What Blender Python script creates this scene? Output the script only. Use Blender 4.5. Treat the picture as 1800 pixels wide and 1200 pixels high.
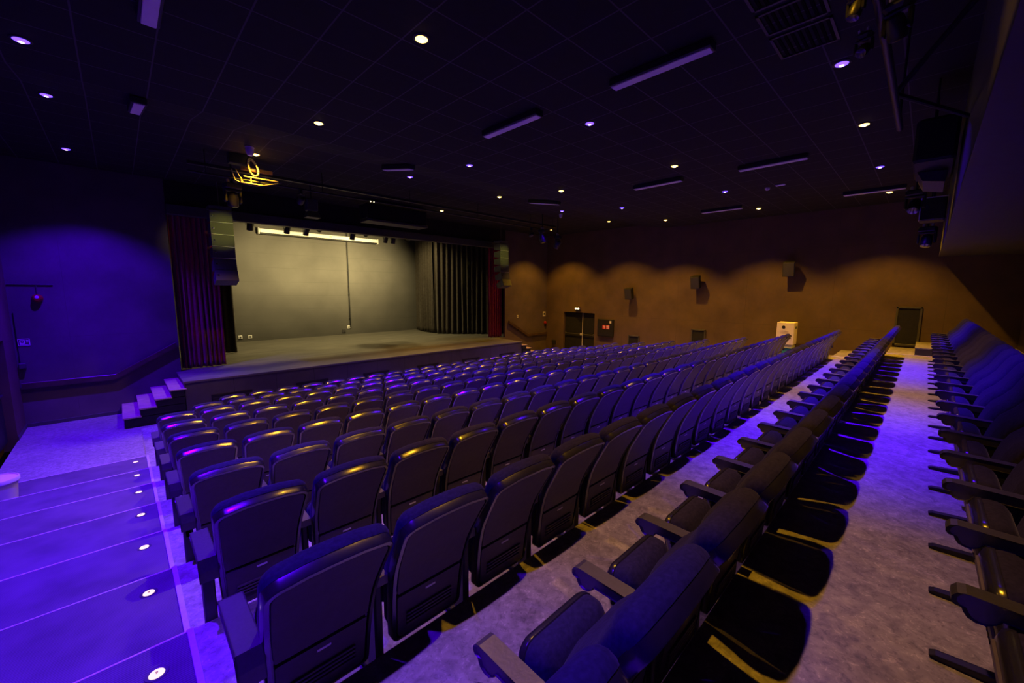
import bpy, math, random
from math import sin, cos, pi, radians
from mathutils import Vector, Matrix, Euler

random.seed(7)
sc = bpy.context.scene
for o in list(bpy.data.objects):
    bpy.data.objects.remove(o)
COL = sc.collection

# ------------------------------------------------------------------ camera
EYE = Vector((0.0, 0.0, 3.2))
YAW, PIT, ROL, FPX = 0.77330742, 0.12621829, 0.00608439, 706.11
fw = Vector((sin(YAW) * cos(PIT), cos(YAW) * cos(PIT), -sin(PIT)))
rt0 = Vector((cos(YAW), -sin(YAW), 0))
up0 = rt0.cross(fw)
rt = cos(ROL) * rt0 + sin(ROL) * up0
up = -sin(ROL) * rt0 + cos(ROL) * up0
cam_d = bpy.data.cameras.new('camera')
cam = bpy.data.objects.new('camera', cam_d)
COL.objects.link(cam)
cam.matrix_world = Matrix(((rt.x, up.x, -fw.x, EYE.x), (rt.y, up.y, -fw.y, EYE.y),
                           (rt.z, up.z, -fw.z, EYE.z), (0, 0, 0, 1)))
cam_d.sensor_width = 36.0
cam_d.lens = FPX * 36.0 / 1800.0
cam_d.clip_start = 0.05
cam_d.clip_end = 200
sc.camera = cam

# ------------------------------------------------------------------ world, exposure, light levels
w = bpy.data.worlds.new('world')
sc.world = w
w.use_nodes = True
w.node_tree.nodes['Background'].inputs[0].default_value = (0.004, 0.002, 0.008, 1)
w.node_tree.nodes['Background'].inputs[1].default_value = 0.2
vs = sc.view_settings
vs.view_transform = 'Standard'
vs.look = 'None'
vs.gamma = 1.0
vs.exposure = 0.15
vs.use_curve_mapping = False
sc.cycles.max_bounces = 6
sc.cycles.diffuse_bounces = 2
sc.cycles.glossy_bounces = 3
sc.cycles.sample_clamp_indirect = 4.0

BLUE = (0.07, 0.0, 1.0)
YEL = (1.0, 0.47, 0.02)
P_BLUE = 1650.0
P_YEL = 380.0
P_STAGE = 1080.0
SPOT_DEG, SPOT_BLEND = 106.0, 0.5

# ------------------------------------------------------------------ geometry levels
XL, XR = -1.76, 16.4
KW = XR / 16.8                                         # right wall things were surveyed for a wall at 16.8
Y_FRONT, Y_REAR = 14.17, -1.75
D = 1.129
YN = [1.739 + D * (7 - i) for i in range(9)]          # nosing of tread 0..7 and of the cross aisle (8)
TZ = [0.175, 0.32, 0.475, 0.632, 0.79, 0.987, 1.186, 1.382, 1.605]
WELL = -0.12
SEAT_Y = [1.658 + D * (6 - i) for i in range(8)]         # where the seats of each tread stand
XS0, XS1 = 0.155, 14.49                                # block of seats lies between the two side aisles
KC = 2.6 / 2.55                                        # ceiling things were surveyed for a ceiling 2.55 above the eye
ZC0, ZC1, YC0, YC1 = 5.80, 6.02, 7.75, 8.95              # ceiling: low part, high part and the slope between
DECK = 0.93
YST = 12.52

def zc(y):
    return ZC0 if y < YC0 else ZC1 if y > YC1 else ZC0 + (ZC1 - ZC0) * (y - YC0) / (YC1 - YC0)

# ------------------------------------------------------------------ materials
def mat(name, col, rough=0.6, metal=0.0, spec=0.5, noise=0.0, nscale=8.0, coat=0.0, sheen=0.0, bump=0.0, emit=None, es=0.0, ior=1.5):
    m = bpy.data.materials.new(name)
    m.use_nodes = True
    nt = m.node_tree
    b = nt.nodes['Principled BSDF']
    b.inputs['Base Color'].default_value = (*col, 1)
    b.inputs['Roughness'].default_value = rough
    b.inputs['Metallic'].default_value = metal
    b.inputs['Specular IOR Level'].default_value = spec
    b.inputs['Coat Weight'].default_value = coat
    b.inputs['IOR'].default_value = ior
    b.inputs['Coat Roughness'].default_value = 0.12
    if sheen:
        b.inputs['Sheen Weight'].default_value = sheen
        b.inputs['Sheen Roughness'].default_value = 0.4
    if emit:
        b.inputs['Emission Color'].default_value = (*emit, 1)
        b.inputs['Emission Strength'].default_value = es
    if noise or bump:
        tc = nt.nodes.new('ShaderNodeTexCoord')
        n = nt.nodes.new('ShaderNodeTexNoise')
        n.inputs['Scale'].default_value = nscale
        n.inputs['Detail'].default_value = 5
        nt.links.new(tc.outputs['Object'], n.inputs['Vector'])
        if noise:
            r = nt.nodes.new('ShaderNodeValToRGB')
            r.color_ramp.elements[0].position = 0.3
            r.color_ramp.elements[1].position = 0.7
            r.color_ramp.elements[0].color = (*[c * (1 - noise) for c in col], 1)
            r.color_ramp.elements[1].color = (*[min(1, c * (1 + noise)) for c in col], 1)
            nt.links.new(n.outputs['Fac'], r.inputs['Fac'])
            nt.links.new(r.outputs['Color'], b.inputs['Base Color'])
        if bump:
            bp = nt.nodes.new('ShaderNodeBump')
            bp.inputs['Strength'].default_value = bump
            bp.inputs['Distance'].default_value = 0.01
            nt.links.new(n.outputs['Fac'], bp.inputs['Height'])
            nt.links.new(bp.outputs['Normal'], b.inputs['Normal'])
    return m

def mnode(nt, op, a, b=None, c=None):
    n = nt.nodes.new('ShaderNodeMath')
    n.operation = op
    for i, v in enumerate((a, b, c)):
        if v is None:
            continue
        if isinstance(v, (int, float)):
            n.inputs[i].default_value = v
        else:
            nt.links.new(v, n.inputs[i])
    return n.outputs[0]

def grid_mat(name, base, line, axes, pitch, width, offs=(0, 0), rough=0.8, spec=0.3, noise=0.12, nscale=3.0):
    """flat material with thin joint lines on a rectangular grid of the place's own coordinates"""
    m = mat(name, base, rough, spec=spec)
    nt = m.node_tree
    b = nt.nodes['Principled BSDF']
    tc = nt.nodes.new('ShaderNodeTexCoord')
    sp = nt.nodes.new('ShaderNodeSeparateXYZ')
    nt.links.new(tc.outputs['Object'], sp.inputs[0])
    ds = []
    for k in (0, 1):
        v = mnode(nt, 'ADD', sp.outputs[axes[k]], offs[k] + 600 * pitch[k])
        v = mnode(nt, 'MODULO', v, pitch[k])
        v = mnode(nt, 'SUBTRACT', v, pitch[k] / 2)
        v = mnode(nt, 'ABSOLUTE', v)
        ds.append(mnode(nt, 'SUBTRACT', pitch[k] / 2, v))
    d = mnode(nt, 'MINIMUM', ds[0], ds[1])
    f = mnode(nt, 'LESS_THAN', d, width)
    n = nt.nodes.new('ShaderNodeTexNoise')
    n.inputs['Scale'].default_value = nscale
    n.inputs['Detail'].default_value = 6
    nt.links.new(tc.outputs['Object'], n.inputs['Vector'])
    r = nt.nodes.new('ShaderNodeValToRGB')
    r.color_ramp.elements[0].position = 0.3
    r.color_ramp.elements[1].position = 0.7
    r.color_ramp.elements[0].color = (*[c * (1 - noise) for c in base], 1)
    r.color_ramp.elements[1].color = (*[c * (1 + noise) for c in base], 1)
    nt.links.new(n.outputs['Fac'], r.inputs['Fac'])
    mx = nt.nodes.new('ShaderNodeMix')
    mx.data_type = 'RGBA'
    nt.links.new(f, mx.inputs[0])
    nt.links.new(r.outputs['Color'], mx.inputs[6])
    mx.inputs[7].default_value = (*line, 1)
    nt.links.new(mx.outputs[2], b.inputs['Base Color'])
    return m

def lino_mat():
    m = mat('marbled_lino', (0.3, 0.29, 0.3), 0.38, spec=0.45)
    nt = m.node_tree
    b = nt.nodes['Principled BSDF']
    tc = nt.nodes.new('ShaderNodeTexCoord')
    n1 = nt.nodes.new('ShaderNodeTexNoise')
    n1.inputs['Scale'].default_value = 14
    n1.inputs['Detail'].default_value = 7
    n1.inputs['Distortion'].default_value = 0.8
    n2 = nt.nodes.new('ShaderNodeTexNoise')
    n2.inputs['Scale'].default_value = 34
    n2.inputs['Detail'].default_value = 3
    n2.inputs['Distortion'].default_value = 1.6
    n3 = nt.nodes.new('ShaderNodeTexNoise')
    n3.inputs['Scale'].default_value = 1.3
    n3.inputs['Detail'].default_value = 3
    for n in (n1, n2, n3):
        nt.links.new(tc.outputs['Object'], n.inputs['Vector'])
    r1 = nt.nodes.new('ShaderNodeValToRGB')
    e = r1.color_ramp.elements
    e[0].position, e[0].color = 0.3, (0.17, 0.16, 0.155, 1)
    e[1].position, e[1].color = 0.72, (0.36, 0.34, 0.32, 1)
    nt.links.new(n1.outputs['Fac'], r1.inputs['Fac'])
    r2 = nt.nodes.new('ShaderNodeValToRGB')
    e = r2.color_ramp.elements
    e[0].position, e[0].color = 0.33, (0.7, 0.7, 0.7, 1)
    e[1].position, e[1].color = 0.70, (1.55, 1.5, 1.45, 1)
    m1 = e.new(0.42); m1.color = (0.97, 0.97, 0.97, 1)
    m2 = e.new(0.6); m2.color = (1.03, 1.03, 1.03, 1)
    nt.links.new(n2.outputs['Fac'], r2.inputs['Fac'])
    mx = nt.nodes.new('ShaderNodeMix'); mx.data_type = 'RGBA'; mx.blend_type = 'MULTIPLY'
    mx.inputs[0].default_value = 1
    nt.links.new(r1.outputs['Color'], mx.inputs[6])
    nt.links.new(r2.outputs['Color'], mx.inputs[7])
    r3 = nt.nodes.new('ShaderNodeValToRGB')
    e = r3.color_ramp.elements
    e[0].position, e[0].color = 0.3, (0.85, 0.85, 0.85, 1)
    e[1].position, e[1].color = 0.7, (1.1, 1.1, 1.1, 1)
    nt.links.new(n3.outputs['Fac'], r3.inputs['Fac'])
    mx2 = nt.nodes.new('ShaderNodeMix'); mx2.data_type = 'RGBA'; mx2.blend_type = 'MULTIPLY'
    mx2.inputs[0].default_value = 1
    nt.links.new(mx.outputs[2], mx2.inputs[6])
    nt.links.new(r3.outputs['Color'], mx2.inputs[7])
    nt.links.new(mx2.outputs[2], b.inputs['Base Color'])
    return m

def carpet_mat():
    m = mat('ribbed_carpet', (0.2, 0.2, 0.21), 0.95, spec=0.1)
    nt = m.node_tree
    b = nt.nodes['Principled BSDF']
    tc = nt.nodes.new('ShaderNodeTexCoord')
    wv = nt.nodes.new('ShaderNodeTexWave')
    wv.bands_direction = 'Y'
    wv.inputs['Scale'].default_value = 22
    wv.inputs['Distortion'].default_value = 0.6
    n = nt.nodes.new('ShaderNodeTexNoise')
    n.inputs['Scale'].default_value = 3.0
    n.inputs['Detail'].default_value = 8
    nt.links.new(tc.outputs['Object'], wv.inputs['Vector'])
    nt.links.new(tc.outputs['Object'], n.inputs['Vector'])
    s = mnode(nt, 'MULTIPLY_ADD', wv.outputs['Fac'], 0.35, n.outputs['Fac'])
    r = nt.nodes.new('ShaderNodeValToRGB')
    r.color_ramp.elements[0].position, r.color_ramp.elements[0].color = 0.35, (0.07, 0.055, 0.08, 1)
    r.color_ramp.elements[1].position, r.color_ramp.elements[1].color = 0.95, (0.14, 0.105, 0.15, 1)
    nt.links.new(s, r.inputs['Fac'])
    nt.links.new(r.outputs['Color'], b.inputs['Base Color'])
    bp = nt.nodes.new('ShaderNodeBump')
    bp.inputs['Strength'].default_value = 0.4
    bp.inputs['Distance'].default_value = 0.004
    nt.links.new(wv.outputs['Fac'], bp.inputs['Height'])
    nt.links.new(bp.outputs['Normal'], b.inputs['Normal'])
    return m

def deck_mat():
    m = mat('worn_stage_deck', (0.12, 0.115, 0.1), 0.55, spec=0.35)
    nt = m.node_tree
    b = nt.nodes['Principled BSDF']
    tc = nt.nodes.new('ShaderNodeTexCoord')
    mp = nt.nodes.new('ShaderNodeMapping')
    mp.inputs['Scale'].default_value = (0.35, 1.6, 1)
    n = nt.nodes.new('ShaderNodeTexNoise')
    n.inputs['Scale'].default_value = 2.2
    n.inputs['Detail'].default_value = 7
    n.inputs['Roughness'].default_value = 0.65
    nt.links.new(tc.outputs['Object'], mp.inputs[0])
    nt.links.new(mp.outputs[0], n.inputs['Vector'])
    r = nt.nodes.new('ShaderNodeValToRGB')
    r.color_ramp.elements[0].position, r.color_ramp.elements[0].color = 0.32, (0.085, 0.082, 0.075, 1)
    r.color_ramp.elements[1].position, r.color_ramp.elements[1].color = 0.7, (0.165, 0.155, 0.135, 1)
    nt.links.new(n.outputs['Fac'], r.inputs['Fac'])
    nt.links.new(r.outputs['Color'], b.inputs['Base Color'])
    return m

M = {}
M['lino'] = lino_mat()
M['carpet'] = carpet_mat()
M['deck'] = deck_mat()
M['wall'] = grid_mat('painted_wall_boards', (0.10, 0.066, 0.052), (0.08, 0.052, 0.042), (1, 2), (2.5, 2.6), 0.006, (0.4, 0.55), 0.75, 0.25, 0.16, 1.6)
M['wall_x'] = grid_mat('painted_front_wall', (0.095, 0.068, 0.085), (0.08, 0.058, 0.07), (0, 2), (2.5, 2.6), 0.004, (0.9, 0.55), 0.7, 0.25, 0.16, 1.6)
M['backwall'] = grid_mat('stage_back_wall', (0.085, 0.082, 0.078), (0.07, 0.068, 0.065), (0, 2), (40, 0.62), 0.006, (3, 0.2), 0.8, 0.25, 0.16, 0.8)
M['ceil'] = grid_mat('black_ceiling_tiles', (0.014, 0.013, 0.014), (0.075, 0.07, 0.08), (0, 1), (0.612, 0.612), 0.008, (0.1, 0.2), 0.85, 0.3, 0.1, 12)
M['black'] = mat('black_paint', (0.012, 0.012, 0.013), 0.6, spec=0.3, noise=0.2)
M['blackmetal'] = mat('black_metal', (0.02, 0.02, 0.022), 0.4, spec=0.5, noise=0.15, nscale=20)
M['void'] = mat('matt_black_slats', (0.004, 0.004, 0.004), 0.9, spec=0.1, noise=0.1)
M['grey'] = mat('dark_grey_paint', (0.05, 0.048, 0.05), 0.55, noise=0.12)
M['fascia'] = grid_mat('stage_fascia_boards', (0.075, 0.07, 0.073), (0.02, 0.02, 0.02), (0, 2), (1.0, 9), 0.004, (0.0, 3), 0.6, 0.3, 0.12, 3)
M['steel'] = mat('brushed_aluminium', (0.72, 0.70, 0.70), 0.42, metal=0.35, noise=0.1, nscale=40)
M['edge'] = mat('grey_edge_profile', (0.42, 0.40, 0.40), 0.45, spec=0.4, noise=0.1, nscale=30)
M['fabric'] = mat('black_seat_fabric', (0.02, 0.017, 0.042), 0.95, spec=0.06, noise=0.25, nscale=60, sheen=0.06, bump=0.15)
M['gloss'] = mat('glossy_black_plastic', (0.018, 0.017, 0.018), 0.23, spec=0.6, noise=0.2, nscale=30, coat=0.4, ior=1.9)
M['panel'] = mat('matt_grey_back_panel', (0.09, 0.074, 0.078), 0.5, spec=0.4, noise=0.10, nscale=25)
M['arm'] = mat('armrest_plastic', (0.03, 0.028, 0.028), 0.40, ior=1.9, spec=0.6, noise=0.25, nscale=70, bump=0.1)
M['wood'] = mat('beech_step_board', (0.42, 0.31, 0.23), 0.45, noise=0.18, nscale=5)
M['railwood'] = mat('dark_stained_rail', (0.06, 0.035, 0.028), 0.35, noise=0.3, nscale=6)
M['red'] = mat('red_velvet', (0.24, 0.004, 0.06), 0.85, spec=0.2, noise=0.2, nscale=14, sheen=0.6)
M['blackvelvet'] = mat('black_velvet', (0.06, 0.052, 0.044), 0.95, spec=0.1, noise=0.2, nscale=10, sheen=0.15)
M['white'] = mat('white_plastic', (0.75, 0.74, 0.72), 0.4, noise=0.04)
M['whitecard'] = mat('white_sheet_metal', (0.72, 0.66, 0.6), 0.5, noise=0.04)
M['teal'] = mat('teal_panel', (0.02, 0.22, 0.24), 0.5, noise=0.1)
M['diffuser'] = mat('white_light_diffuser', (0.82, 0.8, 0.82), 0.6, noise=0.03)
M['alarm'] = mat('red_plastic', (0.3, 0.01, 0.015), 0.3, noise=0.05)
M['label_red'] = mat('red_label', (0.75, 0.02, 0.03), 0.5, noise=0.05)
M['olivebox'] = mat('speaker_grille_grey', (0.085, 0.085, 0.08), 0.6, noise=0.2, nscale=120, bump=0.2)
M['grille'] = mat('black_speaker_grille', (0.03, 0.029, 0.028), 0.6, noise=0.2, nscale=120, bump=0.2)
M['brass'] = mat('chrome', (0.7, 0.68, 0.62), 0.15, metal=1.0, noise=0.05)
M['cable'] = mat('grey_cable', (0.16, 0.14, 0.12), 0.4, noise=0.1)
M['timber'] = mat('timber_batten', (0.22, 0.12, 0.05), 0.6, noise=0.25)
M['ink'] = mat('amber_ink', (0.35, 0.12, 0.01), 0.6, noise=0.05)
M['blue_lens'] = mat('blue_lamp_lens', (0.2, 0.2, 0.3), 0.2, noise=0.02, emit=(0.10, 0.04, 1.0), es=4.0)
M['blue_bulb'] = mat('blue_lamp_bulb', (0.3, 0.3, 0.4), 0.2, noise=0.02, emit=(0.45, 0.3, 1.0), es=7.0)
M['yel_bulb'] = mat('amber_lamp_bulb', (0.3, 0.3, 0.2), 0.2, noise=0.02, emit=(1.0, 0.8, 0.35), es=9.0)
M['yel_lens'] = mat('amber_lamp_lens', (0.3, 0.3, 0.2), 0.2, noise=0.02, emit=(1.0, 0.62, 0.12), es=6.0)
M['step_lens'] = mat('warm_step_lens', (0.4, 0.3, 0.2), 0.3, noise=0.02, emit=(1.0, 0.66, 0.34), es=1.25)
M['stage_lens'] = mat('stage_lamp_lens', (0.3, 0.3, 0.3), 0.2, noise=0.02, emit=(1.0, 0.85, 0.55), es=6.0)
M['led'] = mat('indicator_lens', (0.3, 0.3, 0.3), 0.2, noise=0.02, emit=(0.9, 0.8, 0.5), es=2.0)

# ------------------------------------------------------------------ mesh helpers
class MB:
    def __init__(self):
        self.v, self.f, self.mi = [], [], []
        self.m = 0
    def add(self, vs, fs):
        o = len(self.v)
        self.v += [tuple(p) for p in vs]
        for f in fs:
            self.f.append(tuple(i + o for i in f))
            self.mi.append(self.m)
    def box(self, x0, x1, y0, y1, z0, z1, mtx=None):
        vs = [(x, y, z) for z in (z0, z1) for y in (y0, y1) for x in (x0, x1)]
        if mtx:
            vs = [mtx @ Vector(p) for p in vs]
        self.add(vs, [(0, 2, 3, 1), (4, 5, 7, 6), (0, 1, 5, 4), (2, 6, 7, 3), (0, 4, 6, 2), (1, 3, 7, 5)])
    def bbox(self, x0, x1, y0, y1, z0, z1, b=0.008, mtx=None):
        """box with chamfered edges"""
        b = min(b, (x1 - x0) / 2.01, (y1 - y0) / 2.01, (z1 - z0) / 2.01)
        def ring(z, i):
            xa, xb, ya, yb = x0 + i, x1 - i, y0 + i, y1 - i
            return [(xa + b, ya, z), (xb - b, ya, z), (xb, ya + b, z), (xb, yb - b, z), (xb - b, yb, z), (xa + b, yb, z), (xa, yb - b, z), (xa, ya + b, z)]
        rs = [ring(z0, b * .7), ring(z0 + b, 0), ring(z1 - b, 0), ring(z1, b * .7)]
        if mtx:
            rs = [[mtx @ Vector(p) for p in r] for r in rs]
        self.rings(rs, True, True)
    def rings(self, rs, cap0=False, cap1=False, closed=True):
        n = len(rs[0])
        vs = [p for r in rs for p in r]
        fs = []
        for k in range(len(rs) - 1):
            for i in range(n if closed else n - 1):
                j = (i + 1) % n
                fs.append((k * n + i, k * n + j, (k + 1) * n + j, (k + 1) * n + i))
        if cap0:
            fs.append(tuple(reversed(range(n))))
        if cap1:
            fs.append(tuple((len(rs) - 1) * n + i for i in range(n)))
        self.add(vs, fs)
    def lathe(self, prof, seg=20, mtx=None, cap0=True, cap1=True):
        rs = []
        for r, z in prof:
            ring = [Vector((r * cos(2 * pi * i / seg), r * sin(2 * pi * i / seg), z)) for i in range(seg)]
            rs.append([mtx @ p for p in ring] if mtx else ring)
        self.rings(rs, cap0, cap1)
    def tube(self, pts, r, n=8):
        pts = [Vector(p) for p in pts]
        rs = []
        for i, p in enumerate(pts):
            t = (pts[min(i + 1, len(pts) - 1)] - pts[max(i - 1, 0)]).normalized()
            a = t.cross(Vector((0, 0, 1)))
            if a.length < 1e-3:
                a = t.cross(Vector((0, 1, 0)))
            a.normalize()
            b = t.cross(a)
            rs.append([p + r * (cos(2 * pi * k / n) * a + sin(2 * pi * k / n) * b) for k in range(n)])
        self.rings(rs, True, True)
    def prism(self, poly, axis, a, b, mtx=None):
        """polygon in the two other axes, extruded along axis from a to b"""
        def put(p, t):
            q = [(t, p[0], p[1]), (p[0], t, p[1]), (p[0], p[1], t)][axis]
            return mtx @ Vector(q) if mtx else Vector(q)
        self.rings([[put(p, a) for p in poly], [put(p, b) for p in poly]], True, True)
    def build(self, name, m, parent=None, smooth=False):
        me = bpy.data.meshes.new(name)
        me.from_pydata(self.v, [], self.f)
        ms = m if isinstance(m, (list, tuple)) else [m]
        for k in ms:
            me.materials.append(k)
        if len(ms) > 1:
            me.polygons.foreach_set('material_index', self.mi)
        me.update()
        import bmesh
        bm = bmesh.new(); bm.from_mesh(me)
        bmesh.ops.recalc_face_normals(bm, faces=bm.faces)
        bm.to_mesh(me); bm.free()
        if smooth:
            me.polygons.foreach_set('use_smooth', [True] * len(me.polygons))
            me.set_sharp_from_angle(angle=radians(38))
        o = bpy.data.objects.new(name, me)
        COL.objects.link(o)
        if parent:
            o.parent = parent
        return o

def tag(o, label=None, cat=None, group=None, kind=None):
    if label: o['label'] = label
    if cat: o['category'] = cat
    if group: o['group'] = group
    if kind: o['kind'] = kind
    return o

def thing(name, loc, label, cat, group=None, rz=0.0):
    o = bpy.data.objects.new(name, None)
    COL.objects.link(o)
    o.empty_display_size = 0.1
    o.location = loc
    o.rotation_euler = (0, 0, rz)
    return tag(o, label, cat, group)

def struct(name, mb, m, label=None, cat=None, smooth=False):
    o = mb.build(name, m, None, smooth)
    return tag(o, label, cat, None, 'structure')

def part(name, m, parent, fn, smooth=False):
    mb = MB()
    fn(mb)
    return mb.build(name, m, parent, smooth)

def kids(o):
    return [c for c in o.children]

def dup(root, loc, label, rz=None):
    r = root.copy()
    COL.objects.link(r)
    r.location = loc
    if rz is not None:
        r.rotation_euler = (0, 0, rz)
    r['label'] = label
    for ch in KIDS.get(root.name, None) or list(root.children):
        c = ch.copy(); COL.objects.link(c); c.parent = r
        for g in list(ch.children):
            d = g.copy(); COL.objects.link(d); d.parent = c
    return r
KIDS = {}

def lamp(name, kind, loc, color, power, parent=None, radius=0.04, deg=SPOT_DEG, blend=SPOT_BLEND, aim=None):
    l = bpy.data.lights.new(name, kind)
    l.color = color
    l.energy = power
    l.shadow_soft_size = radius
    if kind == 'SPOT':
        l.spot_size = radians(deg)
        l.spot_blend = blend
    o = bpy.data.objects.new(name, l)
    COL.objects.link(o)
    o.location = loc
    if aim is not None:
        o.rotation_euler = (Vector(aim) - Vector(loc)).to_track_quat('-Z', 'Y').to_euler()
    if parent:
        o.parent = parent
    return o

ORD = ('first second third fourth fifth sixth seventh eighth ninth tenth eleventh twelfth thirteenth fourteenth fifteenth '
       'sixteenth seventeenth eighteenth nineteenth twentieth twenty-first twenty-second twenty-third twenty-fourth twenty-fifth').split()

# ================================================================== SETTING
# floor: raked treads, front flat floor, cross aisle
mb = MB()
YB = [12.6] + []
lev = [(Y_FRONT + 6.4, YN[0], 0.0)] + [(YN[i], YN[i + 1], TZ[i]) for i in range(8)] + [(YN[8], Y_REAR, TZ[8])]
for x0, x1, mi in ((XL, 0.125, 1), (0.125, XS1 + 0.03, 0), (XS1 + 0.03, XR, 0)):
    for k, (ya, yb, z) in enumerate(lev):
        mb.m = 0 if (k in (0, 9)) else mi
        if k == 0 and x0 == 0.125:
            # the seat well in front of the first rows lies a little lower than the aisles
            W = [(yb, 0.0), (10.0, 0.0), (10.3, WELL), (12.2, WELL), (12.3, 0.0), (ya, 0.0)]
            for (p, q), (p2, q2) in zip(W[:-1], W[1:]):
                mb.add([(x0, p, q), (x1, p, q), (x1, p2, q2), (x0, p2, q2)], [(0, 1, 2, 3)])
            for xs in (x0, x1):
                mb.add([(xs, 10.0, 0), (xs, 10.3, WELL), (xs, 12.2, WELL), (xs, 12.3, 0)], [(0, 1, 2, 3)])
            continue
        mb.add([(x0, ya, z), (x1, ya, z), (x1, yb, z), (x0, yb, z)], [(3, 2, 1, 0)])
        if k:
            zp = lev[k - 1][2]
            mb.add([(x0, ya, zp), (x1, ya, zp), (x1, ya, z), (x0, ya, z)], [(0, 1, 2, 3)])
# closing slab below so the ground is solid
mb.m = 0
mb.box(XL, XR, Y_REAR, Y_FRONT + 6.4, -0.3, -0.15)
struct('floor', mb, [M['lino'], M['carpet']], 'raked auditorium floor with stepped side aisles and marbled lino', 'floor')

# nosing strips of the left aisle, and edge profiles beside the seat block
nt_ = 1
for i in range(8):
    mb = MB()
    mb.bbox(XL, 0.125, YN[i] - 0.008, YN[i] + 0.004, TZ[i] - 0.02, TZ[i] + 0.004, 0.002)
    struct('trim_%d' % nt_, mb, M['steel']); nt_ += 1
for i in range(9):
    y0 = YN[i + 1] if i < 8 else Y_REAR
    mb = MB()
    mb.bbox(0.125, 0.158, y0 + 0.001, YN[i] + 0.004, TZ[i] - 0.12, TZ[i] + 0.012, 0.003)
    struct('trim_%d' % nt_, mb, M['edge']); nt_ += 1
    mb = MB()
    mb.bbox(XS1, XS1 + 0.035, y0 + 0.001, YN[i] + 0.004, TZ[i] - 0.12, TZ[i] + 0.012, 0.003)
    struct('trim_%d' % nt_, mb, M['steel']); nt_ += 1

# ceiling with the slope towards the stage
mb = MB()
ys = [Y_REAR, YC0, YC1, Y_FRONT + 0.2]
for a, b in zip(ys[:-1], ys[1:]):
    mb.add([(XL - .2, a, zc(a)), (XR + .2, a, zc(a)), (XR + .2, b, zc(b)), (XL - .2, b, zc(b))], [(0, 1, 2, 3)])
mb.box(XL - .2, XR + .2, Y_REAR - .2, Y_FRONT + .2, 6.12, 6.2)
struct('ceiling', mb, M['ceil'], 'black tiled suspended ceiling over the seats', 'ceiling')

# lowered soffit over the last row
mb = MB()
mb.box(XL, XR, Y_REAR, -0.13, 4.2, ZC0 - .001)
struct('ceiling_soffit', mb, M['grey'], 'lowered dark soffit above the last row of seats', 'ceiling')
mb = MB()
mb.box(XL - .2, XR + .2, Y_REAR - 0.2, Y_REAR, -0.2, 6.2)
struct('wall_rear', mb, M['wall_x'])

# left wall with a recessed double door
mb = MB()
mb.box(XL - 0.2, XL, Y_REAR - .2, 11.1, -0.2, 6.2)
mb.box(XL - 0.2, XL, 13.08, Y_FRONT + .1, -0.2, 6.2)
mb.box(XL - 0.2, XL, 11.1, 13.08, 2.13, 6.2)
mb.box(XL - 0.3, XL - 0.2, 11.0, 13.2, -0.2, 2.3)
struct('wall_left', mb, M['wall'], 'left side wall lit blue', 'wall')
dr = thing('door_1', (XL - 0.16, 12.09, 0), 'black double door recessed in the left wall', 'door')
dr['kind'] = 'structure'
for s in (-1, 1):
    lf = part('door_leaf', M['black'], dr, lambda m: m.bbox(-0.02, 0.03, min(0, s * .96) + .01, max(0, s * .96) - .01, 0.01, 2.1))
    part('push_bar', M['blackmetal'], lf, lambda m: m.tube([(0.06, s * .1, 1.02), (0.06, s * .85, 1.02)], 0.018))

# right wall with double door
DY0, DY1, DT = 11.37 * KW, 13.3 * KW, 2.13
mb = MB()
mb.box(XR, XR + .2, Y_REAR - .2, DY0, -0.2, 6.2)
mb.box(XR, XR + .2, DY1, Y_FRONT + .1, -0.2, 6.2)
mb.box(XR, XR + .2, DY0, DY1, DT, 6.2)
mb.box(XR + .2, XR + .3, DY0 - .1, DY1 + .1, -0.2, 2.3)
struct('wall_right', mb, M['wall'], 'long right side wall lit by a row of amber pools', 'wall')
dr = thing('door_2', (XR + 0.14, (DY0 + DY1) / 2, 0), 'black double exit door with push bars in right wall', 'door')
dr['kind'] = 'structure'
hw = (DY1 - DY0) / 2
mid = -0.18
for y0, y1 in ((-hw, mid), (mid, hw)):
    lf = part('door_leaf', M['black'], dr, lambda m: m.bbox(-0.03, 0.03, y0 + .012, y1 - .012, 0.01, DT - .02))
    part('push_bar', M['grey'], lf, lambda m: (m.tube([(-0.09, y0 + .06, 1.05), (-0.09, y1 - .06, 1.05)], 0.017),
                                              m.box(-.1, -.03, y0 + .05, y0 + .11, 1.0, 1.1), m.box(-.1, -.03, y1 - .11, y1 - .05, 1.0, 1.1)))
part('centre_strip', M['steel'], dr, lambda m: m.bbox(-0.05, -0.025, mid - .016, mid + .016, 0.02, DT - .02, .004))
part('latch', M['steel'], dr, lambda m: m.bbox(-0.12, -0.03, mid + .03, mid + .1, 0.99, 1.1, .01))
# front wall: left part, right part, header
OX0, OX1, OZ = 1.08, 13.35, 5.14
mb = MB()
mb.box(XL - .2, OX0, Y_FRONT, Y_FRONT + .12, -0.2, 6.2)
struct('wall_front_left', mb, M['wall_x'], 'front wall left of the stage in a blue pool of light', 'wall')
mb = MB()
mb.box(OX1, XR + .2, Y_FRONT, Y_FRONT + .12, -0.2, 6.2)
struct('wall_front_right', mb, M['wall_x'], 'front wall right of the stage under an amber pool', 'wall')
mb = MB()
mb.box(OX0, OX1, Y_FRONT, Y_FRONT + .12, OZ + .1, 6.2)
struct('wall_front_top', mb, M['black'], 'dark header above the stage opening', 'wall')
mb = MB()
mb.bbox(OX0, OX1, Y_FRONT - .1, Y_FRONT + .14, OZ, OZ + .26, .01)
struct('trim_%d' % nt_, mb, M['grey']); nt_ += 1
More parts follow.
